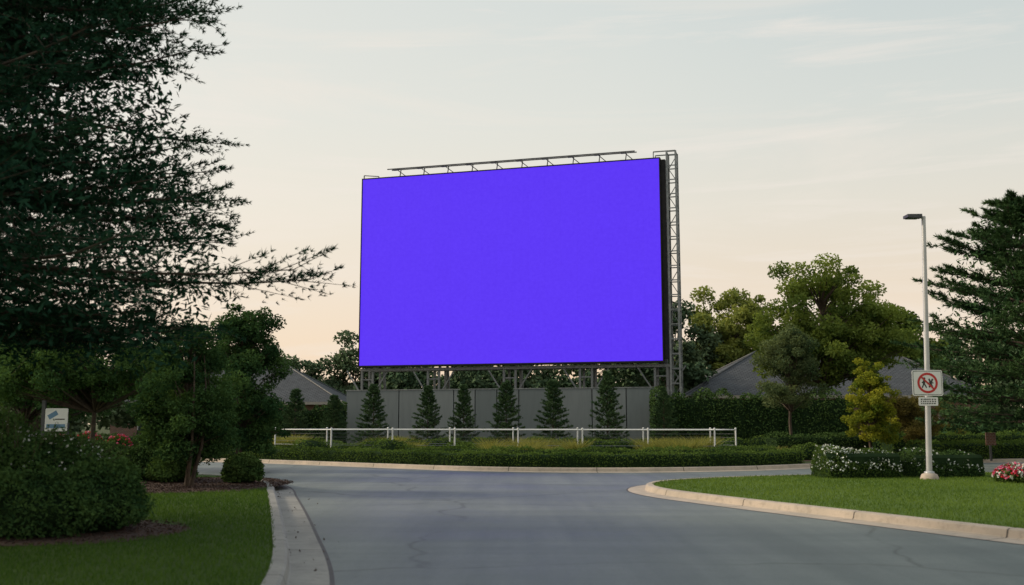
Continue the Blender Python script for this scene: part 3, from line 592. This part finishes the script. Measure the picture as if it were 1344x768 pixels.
box(mb,(cx2-.05,-.089,2.04),(cx2+.05,-.05,2.08),2)
S2=empty('supplementary_sign',(Lx,Ly,Z)); mb.build('plate',[M['signwhite'],M['signblack'],M['pole']],parent=S2)
S3=empty('information_sign',(-13.4,29.5,Z)); mb=MB(); box(mb,(-.42,-.05,0),(-.32,.05,2.15),0); box(mb,(.32,-.04,0),(.38,.04,1.5),0); mb.build('posts',[M['steeldark']],parent=S3)
mb=MB(); rrect(mb,-.3,.36,1.25,1.92,-.06,-.03,.03,0); bar2(mb,(-.25,1.4),(.3,1.4),.12,-.063,1); bar2(mb,(-.2,1.65),(.05,1.8),.14,-.063,1); bar2(mb,(.0,1.6),(.28,1.6),.03,-.0635,2); mb.build('board',[M['signwhite'],M['signblue'],M['signblack']],parent=S3)
mb=MB(); beam(mb,(19.0,40.0,Z),(19.0,40.0,1.1),.07); box(mb,(18.8,39.92,.75),(19.2,39.96,1.25),1); mb.build('garden_marker_sign',[M['steeldark'],M['brick']])
# ------------------------------------------------------------------ houses
fascia=simple('fascia_paint',(.45,.41,.36),(.36,.33,.29),.6)
def house(loc,W,D,eave,ridge,rx0,rx1):
    E=empty('brick_house',loc); mb=MB(); t=.25
    ops=[]; x=2.0
    while x<W-2.5: ops.append((x,x+1.5)); x+=3.6
    xs=0
    for a,b in ops:
        box(mb,(xs,0,0),(a,t,eave)); box(mb,(a,0,0),(b,t,.95)); box(mb,(a,0,2.4),(b,t,eave)); xs=b
    box(mb,(xs,0,0),(W,t,eave)); box(mb,(0,t,0),(t,D,eave)); box(mb,(W-t,t,0),(W,D,eave)); box(mb,(t,D-t,0),(W-t,D,eave)); mb.build('walls',[M['brick']],parent=E)
    mb=MB()
    for a,b in ops:
        box(mb,(a+.06,.12,1.01),(b-.06,.14,2.34),1)
        box(mb,(a,.06,.95),(a+.06,.18,2.4));box(mb,(b-.06,.06,.95),(b,.18,2.4));box(mb,(a+.06,.06,.95),(b-.06,.18,1.01));box(mb,(a+.06,.06,2.34),(b-.06,.18,2.4));box(mb,((a+b)/2-.025,.08,1.01),((a+b)/2+.025,.17,2.34))
    mb.build('windows',[M['signwhite'],M['glass']],parent=E)
    o=.6; mb=MB(); V=[(-o,-o,eave),(W+o,-o,eave),(W+o,D+o,eave),(-o,D+o,eave),(rx0,D/2,ridge),(rx1,D/2,ridge)]
    mb.add(V,[(0,1,5,4)],0); mb.add(V,[(2,3,4,5)],0); mb.add(V,[(1,2,5)],0); mb.add(V,[(3,0,4)],0)
    tube(mb,[(rx0,D/2,ridge+.02),(rx1,D/2,ridge+.02)],.09,6,1)
    for c,e in (((-o,-o),rx0),((-o,D+o),rx0),((W+o,-o),rx1),((W+o,D+o),rx1)): tube(mb,[(c[0],c[1],eave+.02),(e,D/2,ridge+.02)],.07,6,1)
    mb.build('roof',[M['roof'],M['steeldark']],parent=E)
    mb=MB(); box(mb,(-o,-o,eave-.2),(W+o,-o+.04,eave-.003)); box(mb,(-o,D+o-.04,eave-.2),(W+o,D+o,eave-.003)); box(mb,(-o,-o+.04,eave-.2),(-o+.04,D+o-.04,eave-.003)); box(mb,(W+o-.04,-o+.04,eave-.2),(W+o,D+o-.04,eave-.003)); box(mb,(-o+.04,-o+.04,eave-.05),(W+o-.04,D+o-.04,eave-.02))
    mb.build('fascia',[fascia],parent=E)
house((11.9,66.5,0),19.2,10,3.45,6.7,5.6,15.2)
house((-30,75,0),16.8,9,3.2,6.1,4,12.2)
# ------------------------------------------------------------------ sky, sun, camera
az=math.radians(-80); el=math.radians(25)
sd=Vector((math.sin(az)*math.cos(el),math.cos(az)*math.cos(el),math.sin(el)))
w=bpy.data.worlds.new("World"); scene.world=w; w.use_nodes=True; nt=w.node_tree; nt.nodes.clear()
out=nt.nodes.new('ShaderNodeOutputWorld')
sky=node(nt,'ShaderNodeTexSky',sky_type='NISHITA'); sky.sun_disc=False; sky.sun_elevation=el; sky.sun_rotation=az; sky.dust_density=3.; sky.air_density=1.
bg1=node(nt,'ShaderNodeBackground',{'Color':sky.outputs[0],'Strength':.10})
g=nt.nodes.new('ShaderNodeTexCoord').outputs['Generated']; sx=node(nt,'ShaderNodeSeparateXYZ',{0:g})
cr=nt.nodes.new('ShaderNodeValToRGB'); nt.links.new(sx.outputs[2],cr.inputs[0]); e=cr.color_ramp.elements
stops=[(0.0,(1.02,.71,.45)),(.06,(1.0,.75,.52)),(.13,(.95,.80,.63)),(.21,(.90,.84,.72)),(.30,(.80,.82,.76)),(.42,(.69,.76,.75)),(.65,(.56,.64,.67)),(1.,(.49,.57,.62))]
e[0].position=0;e[0].color=rgba(stops[0][1]);e[1].position=1;e[1].color=rgba(stops[-1][1])
for p,c in stops[1:-1]:
    q=e.new(p); q.color=rgba(c)
dt=node(nt,'ShaderNodeVectorMath',{0:g,1:tuple(sd)},operation='DOT_PRODUCT').outputs['Value']
gl=ramp(nt,dt,0.,1.); col=mixc(nt,math_(nt,'MULTIPLY',gl,.5),cr.outputs[0],(1.15,1.04,.88))
rt=math_(nt,'MULTIPLY',ramp(nt,math_(nt,'MULTIPLY',dt,-1.),-.2,.6),ramp(nt,sx.outputs[2],.08,.38)); col=mixc(nt,math_(nt,'MULTIPLY',rt,.50),col,(.48,.56,.57))
mp=mapping(nt,g,(1.3,2.0,9.),(0,math.radians(-20),0)); cn=ramp(nt,noise(nt,mp,1.5,8,.62,.9),.47,.72)
col=mixc(nt,math_(nt,'MULTIPLY',cn,.5),col,(1.0,.90,.79))
mp2=mapping(nt,g,(1.6,1.6,16.),(0,math.radians(-17),0)); cn2=ramp(nt,noise(nt,mp2,2.2,8,.65,.5),.54,.76)
col=mixc(nt,math_(nt,'MULTIPLY',cn2,.6),col,(1.0,.91,.82))
bg2=node(nt,'ShaderNodeBackground',{'Color':col,'Strength':.97})
mx=node(nt,'ShaderNodeMixShader',{0:.9}); nt.links.new(bg1.outputs[0],mx.inputs[1]); nt.links.new(bg2.outputs[0],mx.inputs[2]); nt.links.new(mx.outputs[0],out.inputs[0])
l=bpy.data.lights.new('sun','SUN'); l.energy=3.0; l.angle=math.radians(10); l.color=(1,.83,.62); lo=bpy.data.objects.new('sun',l); scene.collection.objects.link(lo)
lo.rotation_euler=(-sd).to_track_quat('-Z','Y').to_euler(); lo.location=(-60,20,40)
cam=bpy.data.cameras.new('camera'); co=bpy.data.objects.new('camera',cam); scene.collection.objects.link(co); scene.camera=co
co.location=(0,0,1.6); co.rotation_euler=(math.radians(97.5),0,0); cam.lens=35; cam.sensor_width=36; cam.clip_end=4000
cam.dof.use_dof=True; cam.dof.focus_distance=48; cam.dof.aperture_fstop=1.4
scene.view_settings.view_transform='Standard'; scene.view_settings.look='None'; scene.view_settings.exposure=0
